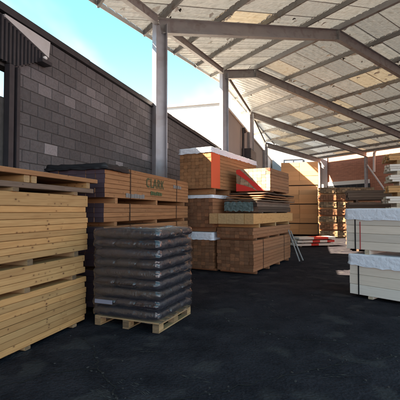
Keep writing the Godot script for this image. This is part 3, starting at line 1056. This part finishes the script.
func _bag_pallet() -> void:
	var c := Vector3(-2.50, 0, -5.20)
	var turn := deg_to_rad(-5.4)
	pallet("pale wooden pallet under the stack of wrapped bags", c, turn, 1.06, 1.04)
	var bag_m := []
	for i in 4:
		var m := plain([Color(0.020, 0.014, 0.016), Color(0.014, 0.011, 0.015), Color(0.025, 0.018, 0.017), Color(0.017, 0.013, 0.019)][i], 0.34)
		m.normal_enabled = true
		m.normal_texture = normal_tex(300 + i, 0.015, 4, 6.0, 256)
		m.normal_scale = 1.0
		m.metallic_specular = 0.9
		m.uv1_triplanar = true
		m.uv1_scale = Vector3.ONE * 2.2
		bag_m.append(m)
	var meshes := []
	for i in 5: meshes.append(bag_mesh(1.11, 0.150, 0.392, 40 + i * 3))
	var lh := 0.1385
	var places := ["nearest the camera", "second from the camera", "farthest from the camera"]
	var ord := ["lowest", "second lowest", "third lowest", "fourth lowest", "middle", "fourth highest", "third highest", "second highest", "topmost"]
	for k in 9:
		var cross := k % 2 == 1
		for i in 3:
			var o := MeshInstance3D.new()
			o.name = numbered("filled_bag")
			o.mesh = meshes[rng.randi() % 5]
			o.material_override = bag_m[(k + i + (rng.randi() % 2)) % 4]
			var d := (i - 1) * 0.348
			var lp := Vector3(d, 0, rng.randf_range(-0.02, 0.02)) if cross else Vector3(rng.randf_range(-0.02, 0.02), 0, -d)
			lp.y = 0.14 + k * lh
			var b := Basis(Vector3.UP, turn)
			add_child(o)
			o.position = c + b * lp
			o.rotation.y = turn + (PI / 2 if cross else 0.0) + rng.randf_range(-0.015, 0.015) + (PI if rng.randf() < 0.5 else 0.0)
			var pl: String = places[i] if not cross else ["at the left", "in the middle", "at the right"][i]
			tag(o, "dark bag %s, %s layer" % [pl, ord[k]], "bag", "bags stacked on the pallet")
			if k == 1 and i == 0:
				pass
	# pale printed label on the front
	var lt := new_st()
	bx(lt, Vector3(-0.15, -0.028, -0.004), Vector3(0.15, 0.028, 0.004))
	var bl := Basis(Vector3.UP, turn)
	var lo := part("paper_label", done(lt), plain(Color(0.20, 0.20, 0.26), 0.5), self, c + bl * Vector3(-0.34, 0.14 + 1.5 * lh + 0.012, 0.573), Vector3(-0.06, turn, 0))
	tag(lo, "pale rectangular label stuck low on the front of the wrapped bags", "label")
	# stretch film: a real thin skin over the upper layers and down the right side
	var n := noise(88, 1.0, 3)
	var film := new_st(true)
	var top := 0.14 + 9 * lh + 0.012
	var ring := []
	var hx := 0.538
	var hz := 0.538
	var cor := [Vector2(-hx, hz), Vector2(hx, hz), Vector2(hx, -hz), Vector2(-hx, -hz)]
	for k in 4:
		for i in 44: ring.append(cor[k].lerp(cor[(k + 1) % 4], i / 44.0))
	var grid := []
	var lv := 90
	for j in lv + 1:
		var row := []
		for i in ring.size():
			var p: Vector2 = ring[i]
			var low := 0.13
			low += 0.03 * n.get_noise_2d(p.x * 3.0, p.y * 3.0)
			var y := lerpf(top, low, float(j) / lv)
			var ph := (y - 0.14) / lh
			var bulge := 0.034 * sqrt(absf(sin(ph * PI))) - 0.012
			var q := p * (1.0 + bulge * 1.2)
			# corners pulled in
			var cx := absf(p.x) / hx
			var cz := absf(p.y) / hz
			if cx > 0.93 and cz > 0.93: q *= 0.985
			var w := 0.008 * n.get_noise_3d(p.x * 5.0 + y * 3.0, y * 8.0, p.y * 5.0) + 0.022 * (0.5 - 2.0 * absf(n.get_noise_3d(p.x * 1.5 + y * 2.6, y * 2.6 - p.x * 1.5, p.y * 2.0 + 8.0))) + 0.003 * (0.5 - 2.0 * absf(n.get_noise_3d(p.x * 6.0 - y * 7.0, y * 9.0, p.y * 6.0)))
			q *= 1.0 + w
			row.append(Vector3(q.x, y + 0.01 * n.get_noise_2d(p.x * 6.0, p.y * 6.0), q.y))
		grid.append(row)
	for j in lv:
		for i in ring.size():
			var i2 := (i + 1) % ring.size()
			quad(film, grid[j][i], grid[j + 1][i], grid[j + 1][i2], grid[j][i2])
	for i in ring.size():
		var i2 := (i + 1) % ring.size()
		var a: Vector3 = grid[0][i]
		var b: Vector3 = grid[0][i2]
		var ai := Vector3(a.x * 0.6, top + 0.015 + 0.012 * n.get_noise_2d(a.x * 5.0, a.z * 5.0), a.z * 0.6)
		var bi := Vector3(b.x * 0.6, top + 0.015 + 0.012 * n.get_noise_2d(b.x * 5.0, b.z * 5.0), b.z * 0.6)
		quad(film, a, b, bi, ai)
		tri(film, ai, bi, Vector3(0, top + 0.012, 0))
	var fm := StandardMaterial3D.new()
	fm.albedo_color = Color(0.52, 0.52, 0.57, 0.075)
	fm.transparency = BaseMaterial3D.TRANSPARENCY_ALPHA
	fm.roughness = 0.12
	fm.metallic_specular = 1.0
	fm.normal_enabled = true
	fm.normal_texture = normal_tex(310, 0.01, 3, 8.0, 512)
	fm.normal_scale = 0.6
	fm.uv1_triplanar = true
	fm.uv1_scale = Vector3(1.6, 2.4, 1.6)
	fm.cull_mode = BaseMaterial3D.CULL_DISABLED
	var fo := part("stretch_film", done(film), fm, self, c, Vector3(0, turn, 0))
	tag(fo, "clear stretch film wrapped round the stack of dark bags", "plastic film")

# ---------------------------------------------------------------- rotated stacks in the middle
func _centre_stacks() -> void:
	var turn := deg_to_rad(-11.7)
	var b := Basis(Vector3.UP, turn)
	var org := Vector3(-1.526, 0, -9.51)       # front right foot of the right-hand stack
	var at := func(x: float, y: float, z: float) -> Vector3: return org + b * Vector3(x, 0, z) + Vector3(0, y, 0)
	var g := "timber packs stacked in the middle of the yard"
	var l := 3.5
	var bz := [-1.5, -0.5, 0.5, 1.5]
	# right-hand stack
	var rows := []
	for i in 9: rows.append(0.0895)
	pack("timber_pack", "brown sawn pack on the ground, lowest of the right centre stack", g, at.call(-0.52, 0, -l / 2), turn, l, {"rows": rows, "nx": 8, "bw": 0.13, "bh": 0.07, "bearers": bz, "kind": "brown", "straps": [-1.0, 1.0], "jit": 0.02})
	pack("timber_pack", "low brown three-row pack, second from the ground in right centre stack", g, at.call(-0.52, 0.876, -l / 2 + 0.02), turn, l, {"rows": [0.09, 0.09, 0.09], "nx": 8, "bw": 0.13, "bh": 0.06, "bearers": bz, "kind": "brown", "jit": 0.03})
	pack("beam_layer", "row of long yellowish beams overhanging the right centre stack", g, at.call(-0.60, 1.206, -1.80), turn, 3.75, {"rows": [0.28], "nx": 5, "bw": 0.25, "bh": 0.10, "bearers": [-1.4, 0, 1.4], "kind": "pine", "jit": 0.02, "category": "beams"})
	var dk := pack("timber_pack", "dark weathered pack partly under teal plastic, above the yellowish beams", g, at.call(-0.50, 1.586, -2.0), turn, 3.2, {"rows": [0.075, 0.075, 0.075, 0.075], "nx": 5, "bw": 0.19, "bh": 0.03, "bearers": [-1.2, 0, 1.2], "kind": "grey", "jit": 0.05})
	var tl := new_st(true)
	var n := noise(17, 1.0, 3)
	for i in 24:
		for j in 10:
			var f := func(ii: int, jj: int) -> Vector3:
				var u := ii / 24.0
				var v := jj / 10.0
				return Vector3(-0.47 + 0.85 * u, 0.06 + 0.25 * v - 0.05 * n.get_noise_1d(u * 6.0), 1.69 + 0.03 * n.get_noise_2d(u * 14.0, v * 4.0) + 0.018 * n.get_noise_2d(u * 40.0, v * 9.0))
			quad(tl, f.call(i, j), f.call(i, j + 1), f.call(i + 1, j + 1), f.call(i + 1, j))
	part("plastic_sheet", done(tl), M.teal, dk)
	# sagging sheets between that pack and the striped one
	for k in 4:
		var sh := new_st(true)
		var seed_off := k * 13.0
		var th := 0.03
		var wv := func(x: float, z: float) -> float: return 0.022 * n.get_noise_2d(x * 1.5 + seed_off, z * 1.2)
		for i in 8:
			for j in 14:
				var f := func(ii: int, jj: int, up: float) -> Vector3:
					var x := -0.55 + 1.1 * ii / 8.0
					var z := -1.55 + 3.1 * jj / 14.0
					return Vector3(x, up + wv.call(x, z), z)
				quad(sh, f.call(i, j, th), f.call(i + 1, j, th), f.call(i + 1, j + 1, th), f.call(i, j + 1, th))
				quad(sh, f.call(i, j, 0.0), f.call(i, j + 1, 0.0), f.call(i + 1, j + 1, 0.0), f.call(i + 1, j, 0.0))
				if i == 0: quad(sh, f.call(0, j, 0.0), f.call(0, j, th), f.call(0, j + 1, th), f.call(0, j + 1, 0.0))
				if i == 7: quad(sh, f.call(8, j, 0.0), f.call(8, j + 1, 0.0), f.call(8, j + 1, th), f.call(8, j, th))
				if j == 0: quad(sh, f.call(i, 0, 0.0), f.call(i + 1, 0, 0.0), f.call(i + 1, 0, th), f.call(i, 0, th))
				if j == 13: quad(sh, f.call(i, 14, 0.0), f.call(i, 14, th), f.call(i + 1, 14, th), f.call(i + 1, 14, 0.0))
		var o := part(numbered("sagging_board"), done(sh), M[["grey", "warm", "brown", "grey"][k]][k], self, at.call(-0.44 + 0.03 * (k % 2), 1.925 + k * 0.066, -1.95 - 0.05 * k), Vector3(0, turn + 0.02 * (k - 1.5), 0))
		tag(o, ["lowest thin wavy sheet above the dark weathered pack", "second thin wavy sheet up, reddish, above the dark pack", "third thin wavy sheet up, brown, above the dark pack", "topmost thin wavy sheet, right under the red striped pack"][k], "board", "wavy sheets in the right centre stack")
	# striped pack on top: pale timber ends with flat red shapes
	rows = []
	for i in 7: rows.append(0.092)
	var dp := pack("timber_pack", "short pack with pale ends and red stripe, topmost right of centre", g, at.call(-0.38, 2.19, -1.93), turn, 1.9, {"rows": rows, "nx": 8, "bw": 0.128, "bh": 0.03, "bearers": [-0.7, 0.7], "kind": "brown", "endkind": "pale_end", "jit": 0.004})
	var red := new_st()
	var fz := 0.957
	var y0 := 0.034
	var y1 := 0.67
	# corner wedge and diagonal band in flat red
	var pl := func(u: float, v: float, d: float) -> Vector3: return Vector3(-0.512 + 1.024 * u, lerpf(y0, y1, v), fz + d)
	for poly in [[Vector2(0, 0), Vector2(0, 0.36), Vector2(0.22, 0.27), Vector2(0.46, 0.14), Vector2(0.62, 0.0)], [Vector2(0.0, 0.98), Vector2(0.10, 1.0), Vector2(0.46, 0.50), Vector2(0.86, 0.0), Vector2(0.64, 0.0), Vector2(0.34, 0.46), Vector2(0.0, 0.82)], [Vector2(0.86, 0.985), Vector2(1.0, 0.995), Vector2(1.0, 0.86), Vector2(0.93, 0.9)]]:
		var idx := Geometry2D.triangulate_polygon(PackedVector2Array(poly))
		for i in range(0, idx.size(), 3):
			var a: Vector2 = poly[idx[i]]
			var c1: Vector2 = poly[idx[i + 1]]
			var c2: Vector2 = poly[idx[i + 2]]
			tri(red, pl.call(a.x, a.y, 0.004), pl.call(c1.x, c1.y, 0.004), pl.call(c2.x, c2.y, 0.004))
	var ro := part("red_marks", done(red), M.flat_red, dp)
	ro.set_meta("label", "red wedge and diagonal stripe on the board ends")
	# left-hand stack
	var ax := -1.70
	rows = []
	for i in 11: rows.append(0.0895)
	var p1 := pack("timber_pack", "brown pack on the ground, lowest of the left centre stack", g, at.call(ax, 0, -l / 2 + 0.02), turn, l, {"rows": rows, "nx": 9, "bw": 0.122, "bh": 0.07, "bearers": bz, "kind": "brown", "jit": 0.01})
	part("plastic_cover", cover_mesh(1.10, l, p1.get_meta("top"), 0.20, 61), M.wrap, p1)
	rows = []
	for i in 9: rows.append(0.098)
	var p2 := pack("timber_pack", "brown pack between two white plastic covers, middle of the left centre stack", g, at.call(ax - 0.02, 1.075, -l / 2), turn, l, {"rows": rows, "nx": 9, "bw": 0.122, "bh": 0.13, "bearers": bz, "kind": "brown", "jit": 0.01})
	part("plastic_cover", cover_mesh(1.10, l, p2.get_meta("top"), 0.09, 67), M.wrap, p2)
	rows = []
	for i in 12: rows.append(0.094)
	var p3 := pack("timber_pack", "brown pack with orange corner and white cover, highest in the centre", g, at.call(ax + 0.03, 2.11, -l / 2 + 0.1), turn, l, {"rows": rows, "nx": 8, "bw": 0.124, "bh": 0.16, "bearers": bz, "kind": "warm", "jit": 0.006, "side": 0.3})
	part("plastic_cover", cover_mesh(0.992, l, p3.get_meta("top"), 0.16, 73, 0.02), M.wrap, p3)
	var op := new_st()
	bx(op, Vector3(0.500, 0.17, 1.2), Vector3(0.5055, 1.2, 1.75))  # flat orange red strip on the side, near the front end
	var oo := part("orange_band", done(op), M.flat_orange, p3)
	oo.set_meta("label", "orange red band on the near side of the pack")

# ---------------------------------------------------------------- stacks at the back
func _far_stacks() -> void:
	var g := "bundles of orange brown sheets"
	var words := ["lowest bundle of smooth tan sheets at the back of the yard", "second tan sheet bundle up at the back of the yard", "third tan sheet bundle up at the back of the yard", "topmost and tallest tan sheet bundle at the back of the yard"]
	var y := 0.0
	for k in 4:
		var hh: float = [0.70, 1.24, 1.2, 1.55][k]
		var cnt := 4 if k < 3 else 2
		var rows := []
		var nr := int(hh / 0.27)
		for i in nr: rows.append(hh / nr)
		var p := pack("sheet_bundle", words[k], g, Vector3(-1.05 + (0.04 if k % 2 else 0.0), y, -27.2), 0.0, 2.4, {"rows": rows, "nx": 2, "bw": 1.22, "bh": 0.07, "bearers": [-0.9, 0, 0.9], "kind": "panel", "endkind": "panel", "bearer_kind": "grey", "jit": 0.01, "gap": 0.008, "category": "sheet bundle"})
		y += hh + 0.07
	g = "stickered brown stacks at the back"
	for k in 3:
		var x: float = [0.72, 1.80, 2.90][k]
		var yy := 0.0
		for j in 7:
			var rows := []
			for i in 4: rows.append(0.085)
			pack("timber_pack", "%s dark brown pack of the %s back stack beside the tan bundles" % [["lowest", "second", "third", "fourth", "fifth", "sixth", "topmost"][j], ["left", "middle", "right"][k]], g, Vector3(x + rng.randf_range(-0.03, 0.03), yy, -25.0 - 0.25 * k), 0.0, 2.4, {"rows": rows, "nx": 7, "bw": 0.15, "bh": 0.10, "bearers": [-0.9, 0.9], "kind": "brown" if j % 2 else "pallet", "jit": 0.03})
			yy += 0.44
	# low dark stack behind the white packs
	var yy2 := 0.0
	for j in 5:
		pack("timber_pack", "%s grey brown pack of the stack behind the white wrapped packs" % ["lowest", "second", "middle", "fourth", "topmost"][j], "grey packs behind the white ones", Vector3(2.75 + 0.03 * (j % 2), yy2, -17.0), PI / 2, 2.9, {"rows": [0.1, 0.1, 0.1, 0.1], "nx": 6, "bw": 0.18, "bh": 0.10, "bearers": [-1.1, 0, 1.1], "kind": "grey", "jit": 0.05})
		yy2 += 0.5
	# tall open stack at the right edge
	yy2 = 0.0
	for j in 10:
		pack("timber_pack", "pale pack number %s up in the tall open stack at the right edge" % ["one", "two", "three", "four", "five", "six", "seven", "eight", "nine", "ten"][j], "pale packs of the tall open stack", Vector3(4.15 + rng.randf_range(-0.05, 0.05), yy2, -14.0), PI / 2, 3.6, {"rows": [0.075, 0.075, 0.075], "nx": 6, "bw": 0.16, "bh": 0.13, "bearers": [-1.5, 0, 1.5], "kind": "cream" if j % 3 else "pine", "jit": 0.06})
		yy2 += 0.355

# ---------------------------------------------------------------- white wrapped packs at the right
func _right_stacks() -> void:
	var turn := deg_to_rad(-31.5)
	var b := Basis(Vector3.UP, turn)
	var org := Vector3(0.631, 0, -7.80)         # far left foot of the long face
	var l := 3.2
	# local x along the face, local z towards the yard
	var low := pack("white_pack", "low pack of pale primed boards under white plastic, on the ground at right", "white wrapped packs", org + b * Vector3(l / 2, 0, -0.55), turn + PI / 2, l, {"rows": [0.19, 0.19, 0.19, 0.19], "nx": 5, "bw": 0.22, "bh": 0.05, "bearers": [-1.2, 0, 1.2], "kind": "cream", "straps": [-1.42, 0.3], "jit": 0.008, "category": "timber pack", "variants": 6})
	part("plastic_cover", cover_mesh(1.10, l, low.get_meta("top"), 0.22, 91), M.wrap, low)
	var up := pack("white_pack", "upper pack of pale primed boards with white plastic cap and red strap", "white wrapped packs", org + b * Vector3(l / 2 - 0.07, 0.825, -0.58), turn + PI / 2, l, {"rows": [0.155, 0.155, 0.155, 0.155, 0.155], "nx": 5, "bw": 0.22, "bh": 0.085, "bearers": [-1.2, 0, 1.2], "kind": "cream", "straps": [-1.42], "jit": 0.008, "category": "timber pack", "variants": 6})
	part("plastic_cover", cover_mesh(1.10, l, up.get_meta("top"), 0.22, 97), M.wrap, up)
	var st := new_st()
	for x in [-0.563, 0.563]: bx(st, Vector3(x - 0.002, 0.085, -1.33), Vector3(x + 0.002, 0.62, -1.312))
	part("red_strap", done(st), M.strap_red, up)

# ---------------------------------------------------------------- small things
func _small_things() -> void:
	# flat pile of red and white boards on the ground at the back
	var at := Vector3(-0.12, 0, -18.2)
	var w := plain(Color(0.7, 0.66, 0.6), 0.6)
	for k in 3:
		var t := thing("barrier_board", ["lowest red and white board of the low pile at the back", "middle red and white board of the low pile at the back", "top red and white board of the low pile at the back"][k], "board", at + Vector3(0.05 * k - 0.05, 0.15 * k, 0.02 * k), deg_to_rad(30.0 + 1.5 * k), "red and white boards")
		for i in 5:
			var red := i == 2 or (k == 2 and i == 3) or (k == 1 and i == 4)
			part("stripe", box_mesh(Vector3(-0.95 + i * 0.38, 0.05, -0.3), Vector3(-0.95 + (i + 1) * 0.38, 0.15, 0.3)), M.flat_red if red else w, t)
		for x in [-0.7, 0.7]:
			part("bearer", box_mesh(Vector3(x - 0.05, 0, -0.28), Vector3(x + 0.05, 0.05, 0.28)), M.grey[0], t)
	# two steel rods leaning on the far end of the centre stack
	for k in 2:
		var st := new_st()
		var foot := Vector3(-0.50 + 0.10 * k, 0.012, -12.5 - 0.25 * k)
		var head := Vector3(-0.865 + 0.05 * k, 1.02 - 0.04 * k, -12.68 - 0.3 * k)
		tube(st, [Vector3.ZERO, head - foot], 0.022, 8)
		var o := part(numbered("steel_rod"), done(st), M.purlin, self, foot)
		tag(o, ["nearer thin steel rod leaning against the right centre stack", "farther thin steel rod leaning against the right centre stack"][k], "rod", "rods leaning on the centre stack")
